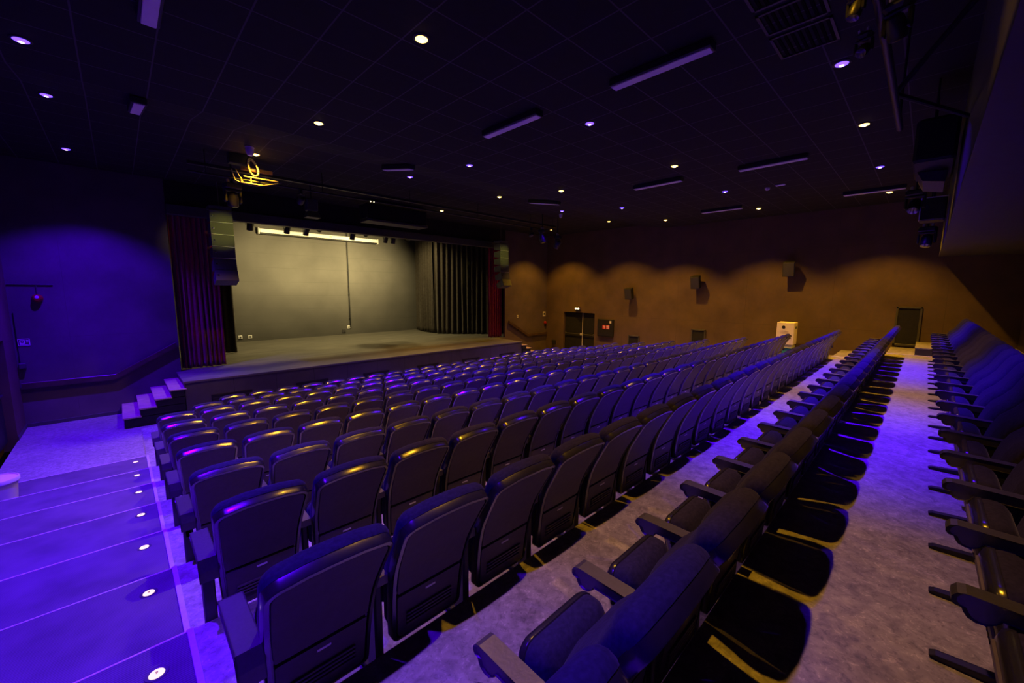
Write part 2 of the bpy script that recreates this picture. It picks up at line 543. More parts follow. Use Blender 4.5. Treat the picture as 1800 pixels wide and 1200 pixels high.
# skirtings
mb = MB(); mb.bbox(XL, -0.2, Y_FRONT - .015, Y_FRONT, 0, .09, .004); struct('baseboard_front_left', mb, M['grey'])
mb = MB(); mb.bbox(XL, XL + .015, 13.08, Y_FRONT - .015, 0, .09, .004); struct('baseboard_left', mb, M['grey'])
# stage house
mb = MB(); mb.box(-1.0, 17.5, 20.45, 20.6, -0.2, 7.6); struct('wall_stage_back', mb, M['backwall'], 'dark grey wall at the back of the stage', 'wall')
mb = MB(); mb.box(-1.2, -1.0, Y_FRONT + .12, 20.6, -0.2, 7.6); struct('wall_stage_left', mb, M['black'])
mb = MB(); mb.box(17.5, 17.7, Y_FRONT + .12, 20.6, -0.2, 7.6); struct('wall_stage_right', mb, M['black'])
mb = MB(); mb.box(-1.2, 17.7, Y_FRONT, 20.6, 7.6, 7.7); mb.box(-1.2, 17.7, Y_FRONT, Y_FRONT + .12, 6.2, 7.7); struct('ceiling_stage', mb, M['black'])

# ================================================================== STAGE
SX0, SX1 = 0.97, 12.88
st = thing('stage', (0, 0, 0), 'wide raised stage with worn grey deck and dark panelled front', 'stage')
part('deck', M['deck'], st, lambda m: (m.bbox(SX0, SX1, YST, Y_FRONT, DECK - .05, DECK, .006), m.box(OX0, OX1, Y_FRONT, Y_FRONT + .12, DECK - .05, DECK)))
part('fascia', M['fascia'], st, lambda m: m.box(SX0 + .02, SX1 - .02, YST + .03, Y_FRONT - .01, 0.0, DECK - .05))
for k in range(6):
    vp = part('vent_panel', M['black'], st, lambda m: m.bbox(1.5 + 2 * k, 2.4 + 2 * k, YST + .005, YST + .04, 0.06, 0.50, .008))
    part('slat', M['blackmetal'], vp, lambda m: [m.box(1.53 + 2 * k, 2.37 + 2 * k, YST - .002, YST + .01, .1 + .06 * q, .125 + .06 * q) for q in range(6)])

def stage_stair(name, x0, s, label):
    t = thing(name, (x0, YST - .04, 0), label, 'steps')
    zs = [0.255, 0.43, 0.60, 0.77]
    for k, z in enumerate(zs):
        xa, xb = x0 + s * (0.285 * k), x0 + s * (0.285 * k + .325)
        a, b = min(xa, xb) - x0, max(xa, xb) - x0
        tr = part('tread', M['wood'], t, lambda m: m.bbox(a, b, 0.0, Y_FRONT - YST + .035, z - .035, z, .006))
    # stringer block under the treads
    def body(m):
        for k, z in enumerate(zs):
            xa, xb = s * (0.285 * k + .03), s * 1.135
            m.box(min(xa, xb), max(xa, xb), .03, Y_FRONT - YST + .03, (0 if k == 0 else zs[k - 1] - .02), z - .035)
    part('stringer', M['black'], t, body)
    return t
stage_stair('stage_steps', -0.16, 1, 'four wooden steps up to the left end of the stage, lit purple')
stage_stair('stage_steps.001', SX1 + 1.135, -1, 'wooden steps lit orange at the right end of the stage')

mb = MB()
mb.box(-1.0, 17.5, Y_FRONT + .12, 20.45, DECK - .05, DECK)
struct('floor_stage', mb, M['deck'], 'worn grey deck behind the stage opening', 'floor')

# curtains
def curtain(name, path, z0, z1, m, label, waves, amp, group=None, seed=1, cat='curtain'):
    rnd = random.Random(seed)
    P = [Vector((*p, 0)) for p in path]
    L = [0]
    for a, b in zip(P[:-1], P[1:]):
        L.append(L[-1] + (b - a).length)
    n = int(waves * 14)
    zs = [z0 + (z1 - z0) * t for t in (0, .04, .12, .3, .5, .7, .86, .95, 1)]
    ph = [rnd.uniform(-.5, .5) for _ in range(int(waves) + 3)]
    am = [rnd.uniform(.55, 1.25) for _ in range(int(waves) + 3)]
    rs = []
    for z in zs:
        ring = []
        f = (z - z0) / (z1 - z0)
        for i in range(n + 1):
            s = L[-1] * i / n
            for k in range(len(P) - 1):
                if s <= L[k + 1] + 1e-9:
                    break
            d = (P[k + 1] - P[k]).normalized()
            q = P[k] + d * (s - L[k])
            nn = Vector((-d.y, d.x, 0))
            u = waves * i / n
            j = int(u)
            fr = u - j
            a = am[j] * (1 - fr) + am[j + 1] * fr
            p = ph[j] * (1 - fr) + ph[j + 1] * fr
            off = amp * a * sin(2 * pi * u + p + 0.35 * sin(3 * f + j)) * (1.0 - .25 * f) + amp * .3 * sin(5.1 * u + 2 * f)
            ring.append((q.x + nn.x * off, q.y + nn.y * off, z + (0.012 * sin(2 * pi * u * .5) if f == 0 else 0)))
        rs.append(ring)
    mb = MB()
    mb.rings(rs, closed=False)
    o = mb.build(name, m, None, True)
    sm = o.modifiers.new('thick', 'SOLIDIFY')
    sm.thickness = 0.006
    return tag(o, label, cat, group)
curtain('red_curtain', [(1.12, 14.42), (2.16, 14.46)], DECK + .03, 5.9, M['red'], 'red velvet curtain gathered at the left edge of the stage opening', 9, .06, 'red stage curtains', 3)
curtain('red_curtain.001', [(12.62, 14.55), (13.32, 14.42)], DECK + .03, 5.9, M['red'], 'red velvet curtain gathered at the right edge of the stage opening', 7, .055, 'red stage curtains', 5)
curtain('black_curtain', [(1.5, 17.0), (2.9, 17.05)], DECK + .03, 7.0, M['blackvelvet'], 'narrow black side curtain behind the left red curtain', 6, .07, 'black stage drapes', 8)
curtain('black_curtain.001', [(12.2, 20.25), (11.9, 19.3), (11.85, 18.1)], DECK + .03, 7.0, M['blackvelvet'], 'black drape along stage side nearest the back wall', 9, .09, 'black stage drapes', 11)
curtain('black_curtain.002', [(11.7, 17.75), (12.5, 17.0), (13.5, 16.1), (14.2, 15.6)], DECK + .03, 7.0, M['blackvelvet'], 'wide black drape on the stage right of the pipe, nearer the audience', 13, .10, 'black stage drapes', 13)

# pipe and sockets on the back wall
t = thing('wall_pipe', (8.38, 20.4, DECK), 'thin dark conduit running down the stage back wall', 'pipe')
part('conduit', M['black'], t, lambda m: m.tube([(0, 0, .35), (0, 0, 5.6)], .03))
for k in range(4):
    part('clip', M['blackmetal'], t, lambda m: m.bbox(-.04, .04, -.02, .05, .8 + 1.2 * k, .84 + 1.2 * k, .004))
def socket(name, loc, label, m=None, sz=.075):
    t = thing(name, loc, label, 'socket', 'wall sockets and switches')
    part('plate', m or M['white'], t, lambda q: q.bbox(-sz, sz, -.03, 0, -sz, sz, .01))
    part('insert', M['grey'], t, lambda q: q.lathe([(.035, 0), (.035, .012)], 14, Matrix.Translation((0, -.03, 0)) @ Matrix.Rotation(pi / 2, 4, 'X')))
    return t
socket('wall_socket', (8.30, 20.45, 1.30), 'upper pale socket beside the conduit foot on stage back wall')
socket('wall_socket.001', (8.05, 20.45, 1.12), 'lower dark socket beside the conduit foot on stage back wall', M['grey'], .09)
socket('wall_socket.002', (3.62, 20.45, 1.13), 'left pale socket low on the stage back wall')
socket('wall_socket.003', (3.98, 20.45, 1.13), 'right pale socket low on the stage back wall, nearer its middle')

# projection screen case
t = thing('screen_case', (7.2, 20.2, 5.62), 'long white projection screen case fixed high on the stage back wall', 'screen')
part('case', M['white'], t, lambda m: m.bbox(-2.65, 2.65, -.1, .13, -.02, .15, .03))
part('end_cap', M['white'], t, lambda m: (m.bbox(-2.70, -2.645, -.12, .16, -.09, .17, .02), m.bbox(2.645, 2.70, -.12, .16, -.09, .17, .02)))
part('screen_slot', M['black'], t, lambda m: m.bbox(-2.64, 2.64, -.08, .12, -.09, -.02, .01))
part('badge', M['yel_lens'] if False else mat('yellow_badge', (.8, .55, .05), .5, noise=.05), t, lambda m: m.bbox(.25, .35, -.106, -.098, .04, .085, .002))

# stage spotlights on a bar behind the header
def par_can(name, loc, tilt, label, group, power=0, aim=None, body_r=.1, L=.3, color=(1, .77, .32), cone=86, hang=0):
    t = thing(name, loc, label, 'stage light', group)
    R = Matrix.Rotation(tilt, 4, 'X')
    part('can', M['blackmetal'], t, lambda m: m.lathe([(body_r * .55, L * .5), (body_r * .9, L * .38), (body_r, L * .1), (body_r, -L * .5), (body_r * .92, -L * .5), (body_r * .9, -L * .3)], 18, R, True, True), True)
    part('yoke', M['blackmetal'], t, lambda m: m.tube([(-body_r - .02, 0, 0), (-body_r - .02, 0, L * .62), (0, 0, L * .75), (body_r + .02, 0, L * .62), (body_r + .02, 0, 0)], .012, 6))
    part('clamp', M['blackmetal'], t, lambda m: m.bbox(-.03, .03, -.04, .04, L * .72, hang or L * .72 + .1, .008))
    part('lens', M['stage_lens'] if power else M['grey'], t, lambda m: m.lathe([(body_r * .86, -L * .42), (0.001, -L * .47)], 16, R, False, True), True)
    if power:
        p = Vector(loc) + (R @ Vector((0, 0, -L * .55)))
        lamp('stage_spot_light', 'SPOT', (R @ Vector((0, 0, -L * .55))), color, power, t, .04, cone, .9, None)
        o = t.children[-1] if False else [c for c in COL.objects if c.parent == t and c.type == 'LIGHT'][0]
        o.rotation_euler = (Vector(aim) - p).to_track_quat('-Z', 'Y').to_euler()
    return t
SG = 'stage lights on the bar behind the header'
t = thing('light_bar', (7.15, 17, 5.92), 'black lighting bar across the stage behind the header', 'bar')
part('pipe', M['blackmetal'], t, lambda m: m.tube([(-4.0, 0, 0), (4.0, 0, 0)], .03))
part('hanger', M['blackmetal'], t, lambda m: [m.tube([(x, 0, 0), (x, 0, 1.68)], .01, 6) for x in (-3.8, -1.5, 1.5, 3.8)])
cans = [(3.56, 'leftmost stage light on the bar'), (4.75, 'stage light hanging over left end of the screen case'), (5.42, 'stage light right of the one over the screen case end'),
        (5.95, 'short stage light tucked under the header, left half'), (7.23, 'stage light hanging over right half of screen case'),
        (7.85, 'short stage light right of screen case middle'), (8.71, 'stage light at the right end of the screen case, left of a pair'), (9.09, 'stage light at right of the pair past the screen case'), (9.9, 'short rightmost stage light on the bar')]
for k, (x, lb) in enumerate(cans):
    short = k in (3, 5, 8)
    par_can('stage_light' + ('.%03d' % k if k else ''), (x, 17.0, 5.60 if short else 5.42), radians(22 if not short else 60), 'black ' + lb, SG,
            P_STAGE if k in (1, 4, 7) else 0, (x + .2, 20.45, 4.3), hang=5.93 - (5.60 if short else 5.42))
# wash lights for the deck, hung further back above the header line
for k, (x, y) in enumerate(((4.2, 17.35), (7.2, 17.35), (10.2, 17.35))):
    par_can('wash_light' + ('.%03d' % k if k else ''), (x, y, 6.6), 0.0, 'black wash light above the stage deck, %s from left' % ORD[k], 'wash lights above the stage deck',
            P_STAGE * .55, (x + .1, 18.4, .9), cone=135)

# ================================================================== CEILING LIGHTS
def make_downlight(name, color):
    t = thing(name, (0, 0, 0), 'x', 'ceiling light', 'ceiling downlights')
    part('trim_ring', M['blackmetal'], t, lambda m: m.lathe([(.062, .0), (.085, .0), (.088, -.006), (.080, -.012), (.064, -.012)], 24, None, False, False), True)
    part('lens', M['blue_lens'] if color == 'blue' else M['yel_lens'], t, lambda m: m.lathe([(.066, -.006), (.063, -.014), (.045, -.024), (.022, -.03), (.002, -.031)], 24, None, False, True), True)
    part('bulb', M['blue_bulb'] if color == 'blue' else M['yel_bulb'], t, lambda m: m.lathe([(.026, -.0285), (.020, -.034), (.002, -.036)], 16, None, False, True), True)
    return t
ptype = {'blue': make_downlight('downlight', 'blue'), 'yellow': make_downlight('downlight.001', 'yellow')}
COLX = [x * KC for x in (-0.5, 2.44, 5.39, 8.37, 11.33, 14.3)]
COLN = ['column along the left wall', 'second column from the left wall', 'third column from left wall', 'fourth column from left wall', 'fifth column from left wall', 'column along the right wall']
lights = []
for j, x in enumerate(COLX):
    for r, y in enumerate((0.91, 3.85, 6.8, 9.15)):
        xx, yy = x, y * KC
        if (j, r) == (2, 0): xx = 6.03 * KC
        if (j, r) == (1, 3): xx, yy = 2.33, 10.15
        lights.append((j, r, xx, yy))
lights += [(0, 4, -.51, 12.55), (3, 4, 8.55, 12.4), (5, 4, 14.75, 12.55)]
ROWN = ['nearest the soffit', 'second from the soffit', 'third from the soffit', 'fourth from the soffit', 'nearest the stage']
used = {'blue': 0, 'yellow': 0}
for j, r, x, y in lights:
    c = 'blue' if j % 2 == 0 else 'yellow'
    lb = '%s downlight, %s, in the %s' % (c, ROWN[r], COLN[j])
    z = zc(y)
    if not used[c]:
        o = ptype[c]; o.location = (x, y, z); o['label'] = lb
    else:
        o = dup(ptype[c], (x, y, z), lb)
    used[c] = 1
    col, pw, share = (BLUE, P_BLUE, .945) if c == 'blue' else (YEL, P_YEL, .84)
    if (j, r) in ((0, 4), (0, 3)):
        pw *= .6                                         # the two dimmed to keep the foot of the stage darker
    wash = 15.0 if (j, r) == (0, 4) else 6.0 if (j == 5 or (j, r) == (1, 3)) else 1.0            # extra spill power added here to brighten the nearby walls and left curtain
    lamp('%s_downlight_spill' % c, 'SPOT', (0, 0, -0.06), col, pw * (1 - share) * wash, o, .035)
    lamp('%s_downlight_beam' % c, 'SPOT', (0, 0, -0.065), col, pw * share, o, .035, 70.0, 1.0)

def make_batten(name):
    t = thing(name, (0, 0, 0), 'x', 'ceiling light', 'unlit fluorescent battens')
    part('housing', M['blackmetal'], t, lambda m: m.bbox(-.085, .085, -.6, .6, -.085, .0, .008))
    part('diffuser', M['diffuser'], t, lambda m: m.bbox(-.058, .058, -.585, .585, -.098, -.08, .006))
    return t
bat = make_batten('fluorescent_batten')
BX = [(0.42, 4.8, 'top left, cut by the frame'), (0.42, 8.2, 'far left, sloping towards the stage'), (4.57, 2.35, 'largest, upper middle'), (4.5, 4.67, 'middle, second from the largest'),
      (4.54, 8.2, 'left of centre, sloping towards the stage'), (9.28, 4.66, 'right of centre, behind the middle ones'), (9.37, 2.36, 'right, above the white cabinet'),
      (9.3, 8.2, 'far centre, sloping towards the stage'), (13.5, 4.65, 'far right above second speaker'), (13.6, 1.16, 'far right near the soffit')]
for k, (x, y, nm) in enumerate(BX):
    x, y = x * KC, y * KC
    lb = 'unlit ceiling batten, ' + nm
    o = bat if k == 0 else dup(bat, (x, y, zc(y)), lb)
    o.location = (x, y, zc(y) - (.012 if YC0 < y < YC1 else 0)); o['label'] = lb
    if YC0 < y < YC1:
        o.rotation_euler = (math.atan2(ZC1 - ZC0, YC1 - YC0), 0, 0)
# ceiling vents near the lighting bar
for k, (x0, x1) in enumerate(((4.0, 4.49), (4.56, 4.98), (5.05, 5.56))):
    t = thing('ceiling_vent' + ('.%03d' % k if k else ''), ((x0 + x1) / 2, 1.13, ZC0), 'dark square ceiling vent, %s of three from the front edge of picture' % ORD[k], 'vent', 'ceiling vents')
    h = (x1 - x0) / 2
    part('frame', M['grey'], t, lambda m: (m.box(-h, h, -.26, -.235, -.015, 0), m.box(-h, h, .235, .26, -.015, 0), m.box(-h, -h + .025, -.26, .26, -.015, 0), m.box(h - .025, h, -.26, .26, -.015, 0)))
    part('louvre', M['void'], t, lambda m: [m.box(-h + .02, h - .02, -.23 + .058 * q, -.205 + .058 * q, -.012, -.002) for q in range(8)])
def detector(name, loc, label, r=.055, h=.06):
    t = thing(name, loc, label, 'detector', 'ceiling detectors')
    part('base', M['white'], t, lambda m: m.lathe([(r * 1.1, 0), (r * 1.1, -.015), (r, -.02)], 18, None, True, False), True)
    part('head', M['white'], t, lambda m: m.lathe([(r, -.018), (r, -h * .6), (r * .6, -h), (.002, -h)], 18, None, False, True), True)
detector('smoke_detector', (11.92, 3.05, ZC0), 'round white smoke detector on the right part of the ceiling')
detector('smoke_detector.001', (2.14, 9.77, ZC1), 'round white detector above the amber lit cable coil', .075, .16)
detector('smoke_detector.002', (12.0, 9.75, ZC1), 'small white detector beside a far blue downlight', .06, .14)
t = thing('ceiling_sensor', (11.76, 2.74, ZC0), 'flat white sensor box beside the smoke detector', 'sensor')
part('body', M['white'], t, lambda m: m.bbox(-.05, .05, -.1, .1, -.03, 0, .008))

# ================================================================== SEATS
PROF = [(0.128, 0.205), (0.112, 0.36), (0.09, 0.50), (0.045, 0.66), (-0.025, 0.80), (-0.075, 0.89), (-0.128, 0.975)]
def profile():
    pts = []
    P = [Vector(p) for p in PROF]
    for i in range(len(P) - 1):
        p0, p1, p2, p3 = P[max(i - 1, 0)], P[i], P[i + 1], P[min(i + 2, len(P) - 1)]
        for k in range(8):
            u = k / 8
            pts.append(0.5 * ((2 * p1) + (-p0 + p2) * u + (2 * p0 - 5 * p1 + 4 * p2 - p3) * u * u + (-p0 + 3 * p1 - 3 * p2 + p3) * u ** 3))
    pts.append(P[-1])
    L = [0]
    for a, b in zip(pts[:-1], pts[1:]):
        L.append(L[-1] + (b - a).length)
    return pts, L
PP, PL = profile()
HL = PL[-1]
def prof_at(h, t):
    """point (y, z) at length h along the back, t in front of the rear face"""
    hh = min(max(h, 0), HL)
    k = 0
    while k < len(PL) - 2 and PL[k + 1] < hh:
        k += 1
    u = (hh - PL[k]) / (PL[k + 1] - PL[k])
    p = PP[k].lerp(PP[k + 1], u)
    a = PP[min(k + 2, len(PP) - 1)] - PP[max(k - 1, 0)]
    d = a.normalized()
    p = p + d * (h - hh)
    n = Vector((d.y, -d.x))
    return p + n * t

def outline(hw0, hw1, h0, h1, rb, rtop, d, ns=9, nc=6, crown=0.0):
    """rounded, tapering outline (x, h), inset by d; same count for every d"""
    h0, h1 = h0 + d, h1 - d
    rb, rtop = max(rb - d, .006), max(rtop - d, .006)
    def hw(h):
        f = (h - h0) / (h1 - h0)
        return hw0 + (hw1 - hw0) * f - d
    pts = []
    def arc(cx, cy, r, a0, a1):
        for i in range(nc + 1):
            a = a0 + (a1 - a0) * i / nc
            pts.append((cx + r * cos(a), cy + r * sin(a)))
    wb, wt = hw(h0 + rb), hw(h1 - rtop)
    for i in range(1, 5):
        x = -wb + rb + (2 * (wb - rb)) * i / 5
        pts.append((x, h0))
    arc(wb - rb, h0 + rb, rb, -pi / 2, 0)
    for i in range(1, ns):
        h = h0 + rb + (h1 - rtop - h0 - rb) * i / ns
        pts.append((hw(h), h))
    arc(wt - rtop, h1 - rtop, rtop, 0, pi / 2)
    for i in range(1, 5):
        x = wt - rtop - (2 * (wt - rtop)) * i / 5
        pts.append((x, h1 + crown * (1 - (x / wt) ** 2)))
    arc(-wt + rtop, h1 - rtop, rtop, pi / 2, pi)
    for i in range(1, ns):
        h = h1 - rtop - (h1 - rtop - h0 - rb) * i / ns
        pts.append((-hw(h), h))
    arc(-wb + rb, h0 + rb, rb, pi, 1.5 * pi)
    return pts

def lumbar(h):
    pts = [(0.0, 1.2), (.44, 1.15), (.60, .74), (.70, .80), (.86, .95)]
    for (a, fa), (b, fb) in zip(pts[:-1], pts[1:]):
        if h <= b:
            u = max(0, (h - a) / (b - a))
            u = u * u * (3 - 2 * u)
            return fa + (fb - fa) * u
    return pts[-1][1]

def back_puff(mb, rings, hw0, hw1, h0, h1, rb, rtop, cap0, cap1, crown=0.012, tf=None):
    rs = []
    for d, t in rings:
        r = []
        for x, h in outline(hw0, hw1, h0, h1, rb, rtop, d, crown=crown):
            y, z = prof_at(h, t * (tf(h) if tf else 1))
            r.append((x, y, z))
        rs.append(r)
    mb.rings(rs)
    for use, r, (d, t) in ((cap0, rs[0], rings[0]), (cap1, rs[-1], rings[-1])):
        if use:                                     # close with strips across, so the cap follows the curve
            o = outline(hw0, hw1, h0, h1, rb, rtop, d, crown=crown)
            right = [i for i, p in enumerate(o) if p[0] > 1e-9]
            mate = [min(range(len(o)), key=lambda k: (o[k][0] + o[i][0]) ** 2 + (o[k][1] - o[i][1]) ** 2) for i in right]
            mb.add(r, [(right[k], right[k + 1], mate[k + 1], mate[k]) for k in range(len(right) - 1)])

def back_grid(mb, tf, te, hw0, hw1, h0, h1, rb, rtop, crown=0.0, nx=8):
    """thin moulded panel that follows the back's curve: face at tf, edge turned in to te"""
    hs = [h0, h0 + rb * .15, h0 + rb * .5, h0 + rb]
    n = 14
    hs += [h0 + rb + (h1 - rtop - h0 - rb) * i / n for i in range(1, n + 1)]
    hs += [h1 - rtop + rtop * sin(a) for a in (.35, .7, 1.05, 1.35, pi / 2)]
    rows = []
    for h in hs:
        w = hw0 + (hw1 - hw0) * (h - h0) / (h1 - h0)
        if h > h1 - rtop:
            w = w - rtop + math.sqrt(max(0, rtop ** 2 - (h - h1 + rtop) ** 2))
        if h < h0 + rb:
            w = w - rb + math.sqrt(max(0, rb ** 2 - (h0 + rb - h) ** 2))
        row = []
        for i in range(nx + 1):
            u = -1 + 2 * i / nx
            hh = h + crown * (1 - u * u) * ((h - h0) / (h1 - h0)) ** 4
            row.append((u * w, hh))
        rows.append(row)
    def put(p, t):
        y, z = prof_at(p[1], t)
        return (p[0], y, z)
    mb.rings([[put(p, tf) for p in r] for r in rows], closed=False)
    per = rows[0] + [r[-1] for r in rows[1:]] + rows[-1][-2::-1] + [r[0] for r in rows[-2:0:-1]]
    mb.rings([[put(p, tf) for p in per], [put(p, te) for p in per]])

def make_seat(name, detail=True, left_end=False, right_end=False):
    t = thing(name, (0, 0, 0), 'x', 'seat', 'auditorium seats')
    mb = MB()
    back_puff(mb, [(.02, .0), (.001, .006), (-.003, .02), (.0, .045), (.012, .066), (.034, .082), (.07, .094), (.12, .101)], .212, .256, .06, HL + .010, .05, .075, False, True, .020, lumbar)
    mb.build('backrest', M['fabric'], t, True)
    mb = MB()
    back_puff(mb, [(.06, .012), (.004, .012), (.0, .009), (.003, -.034), (.006, -.039), (.022, -.042), (.025, -.026)], .214, .256, 0.0, HL + .006, .04, .073, True, True, .020)
    sh = mb.build('back_shell', M['gloss'], t, True)
    mb = MB()
    back_grid(mb, -.040, -.026, .196, .228, .302, HL - .021, .012, .055, .018)
    mb.build('upper_panel', M['panel'], sh, True)
    mb = MB()
    back_grid(mb, -.040, -.026, .184, .194, .022, .281, .03, .010)
    mb.build('lower_panel', M['panel'], sh, True)
    if detail:
        mb = MB()
        for k in range(4):
            h = .085 + .022 * k
            y, z = prof_at(h, -.042)
            mb.bbox(-.14, .14, y - .010, y + .004, z - .006, z + .006, .002)
        mb.build('louvres', M['panel'], sh)
        mb = MB()
        y, z = prof_at(.245, -.041)
        mb.bbox(-.03, .03, y - .002, y + .003, z - .006, z + .006, .001)
        mb.build('number_plate', M['steel'], sh)
    # tipped-up seat
    def sq(d):
        return outline(.214, .206, 0, .30, .04, .07, d, ns=5)
    def tip(x, h, tt):
        # h runs up the tipped seat from hinge to front edge; tt towards the front of the chair
        a = radians(14)
        return (x, .205 + sin(a) * h + cos(a) * tt, .345 + cos(a) * h - sin(a) * tt)
    mb = MB()
    mb.rings([[tip(x, h, tt) for x, h in sq(d)] for d, tt in ((.11, -.05), (.06, -.046), (.03, -.034), (.012, -.012), (.004, .02), (.006, .042))], True, True)
    mb.build('seat_cushion', M['fabric'], t, True)
    mb = MB()
    mb.rings([[tip(x, h, tt) for x, h in sq(d)] for d, tt in ((.012, .03), (.0, .036), (-.002, .05), (.004, .064), (.03, .082), (.08, .092), (.12, .094))], True, True)
    pan = mb.build('seat_pan', M['gloss'], t, True)
    if detail:
        mb = MB()
        mb.rings([[tip(x, h, tt) for x, h in sq(d)] for d, tt in ((.034, .080), (.036, .090), (.06, .0955), (.10, .0965), (.12, .0965))], False, True)
        mb.build('underside_panel', M['panel'], pan, True)
        mb = MB()
        for k in range(5):
            h = .05 + .022 * k
            x0 = .11
            a = [tip(-x0, h - .004, .0955), tip(x0, h - .004, .0955), tip(x0, h + .004, .0955), tip(-x0, h + .004, .0955)]
            b = [tip(-x0, h - .004, .101), tip(x0, h - .004, .101), tip(x0, h + .004, .101), tip(-x0, h + .004, .101)]
            mb.rings([a, b], True, True)
        mb.build('rib', M['panel'], pan)
    # armrests (between neighbours; the last seat of a row also has the right one)
    poly = [(.06, .632), (.405, .640), (.425, .634), (.437, .618), (.437, .603), (.428, .592), (.412, .590), (.408, .578), (.398, .563), (.378, .555), (.355, .558), (.338, .572), (.328, .590), (.20, .588), (.06, .585)]
    def arm(x, wdt=.034):
        mb = MB()
        mb.rings([[(x + sx * wdt * f, .24 + (y - .24) * g, .6 + (z - .6) * g) for y, z in poly] for sx, f, g in ((-1, .8, .93), (-1, 1, 1), (1, 1, 1), (1, .8, .93))], True, True)
        mb.build('armrest', M['arm'], t, False)
    def leg(x, wide=.022):
        mb = MB()
        mb.bbox(x - wide, x + wide, .10, .205, .03, .60, .01)
        mb.bbox(x - wide * .8, x + wide * .8, .11, .26, .545, .592, .01)
        foot = [(.08, .0), (.40, .0), (.424, .006), (.43, .013), (.41, .024), (.24, .036), (.08, .04)]
        mb.rings([[(x + sx * .023 * f, y, z) for y, z in foot] for sx, f in ((-1, .75), (-1, 1), (1, 1), (1, .75))], True, True)
        mb.build('leg', M['blackmetal'], t)
    def end_side(x):
        # end of a row: closed side panel with a broad flat arm board and a sloping rear plate
        mb = MB()
        mb.bbox(x - .03, x + .03, .09, .20, .02, .60, .008)
        mb.bbox(x - .024, x + .024, .09, .30, .40, .60, .008)
        mb.bbox(x - .03, x + .03, .07, .30, .0, .03, .006)
        mb.build('side_panel', M['grey'], t)
        mb = MB()
        top = [(.02, .56), (.045, .628), (.40, .640), (.42, .632), (.425, .61), (.40, .592), (.08, .585), (.03, .50), (.01, .50)]
        mb.rings([[(x + sx * .048 * f, y, z) for y, z in top] for sx, f in ((-1, .9), (-1, 1), (1, 1), (1, .9))], True, True)
        mb.build('end_armrest', M['arm'], t)
    if left_end:
        end_side(-.275)
    else:
        arm(-.275); leg(-.275)
    if right_end:
        end_side(.275)
    KIDS[t.name] = list(t.children)
    return t

ROWS = [('front row', 10.55, 0.0, 2, 21), ('second row from the stage', 9.3, 0.0, 1, 23)]
names = ['third row from the stage', 'fourth row from the stage', 'fifth row from the stage', 'sixth row from the stage', 'seventh row from the stage',
         'third row in front of cross aisle', 'second row in front of cross aisle', 'row just in front of the cross aisle']
for i in range(8):
    ROWS.append((names[i], SEAT_Y[i], TZ[i], 0, 24))
ROWS.append(('last row under the soffit', -0.585, TZ[8], 1, 24))
ROWS[0] = ('front row', 10.5, WELL, 2, 22)
ROWS[1] = ('second row from the stage', 9.577, 0.0, 1, 23)
variants = {}
used_names = set()
def seat_variant(detail, le, re):
    key = (detail, le, re)
    if key not in variants:
        nm = 'theatre_seat' if not variants else 'theatre_seat.%03d' % (900 + len(variants))
        variants[key] = [make_seat(nm, detail, le, re), False]
    return variants[key]
for rn, y, z, k0, k1 in ROWS:
    detail = z > 0.6
    for k in range(k0, k1 + 1):
        v = seat_variant(detail, k == k0, k == k1)
        lb = 'black theatre seat, %s from left aisle in %s' % (ORD[k - k0], rn)
        loc = (0.525 + 0.55 * k, y, z)
        if not v[1]:
            v[0].location = loc; v[0]['label'] = lb; v[1] = True
        else:
            dup(v[0], loc, lb)

# ================================================================== LEFT AISLE
def text_mesh(txt, size, m, parent, mtx, name='numeral'):
    cu = bpy.data.curves.new('t', 'FONT')
    cu.body = txt
    cu.size = size
    cu.align_x = 'CENTER'
    cu.align_y = 'CENTER'
    cu.extrude = 0.0008
    to = bpy.data.objects.new('t', cu)
    COL.objects.link(to)
    dg = bpy.context.evaluated_depsgraph_get()
    me = bpy.data.meshes.new_from_object(to.evaluated_get(dg))
    bpy.data.objects.remove(to)
    bpy.data.curves.remove(cu)
    me.materials.clear()
    me.materials.append(m)
    o = bpy.data.objects.new(name, me)
    COL.objects.link(o)
    o.parent = parent
    o.matrix_local = mtx
    return o
for i in range(7):
    t = thing('step_light' + ('.%03d' % i if i else ''), (-0.02, YN[i] - 0.225, TZ[i]), 'round glowing step light, %s from the bottom of the left aisle steps' % ORD[i], 'step light', 'step lights in the left aisle')
    part('rim', M['grey'], t, lambda m: m.lathe([(.034, .001), (.038, .003), (.050, .003), (.052, .0)], 28, None, False, False), True)
    ln = part('lens', M['step_lens'], t, lambda m: m.lathe([(.034, .0), (.032, .004), (.02, .006), (.001, .0065)], 28, None, False, True), True)
    text_mesh(str(i + 3), .026, M['ink'], t, Matrix.Translation((0, 0, .0072)) @ Matrix.Rotation(radians(-10), 4, 'Z'))

t = thing('plastic_bucket', (-1.43, 8.86, TZ[0]), 'white plastic bucket with a lid on the lowest left aisle step', 'bucket')
part('tub', M['white'], t, lambda m: m.lathe([(.155, 0), (.16, .004), (.185, .30), (.195, .302), (.195, .32), (.188, .322)], 32, None, True, False), True)
part('lid', M['white'], t, lambda m: m.lathe([(.197, .305), (.206, .307), (.207, .35), (.20, .36), (.186, .36), (.181, .35), (.002, .352)], 32, None, False, True), True)
part('handle', M['white'], t, lambda m: m.tube([(.197 * cos(a), .202 * sin(a) , .28 - .06 * sin(a)) for a in [pi * k / 14 + pi for k in range(15)]], .005, 6))

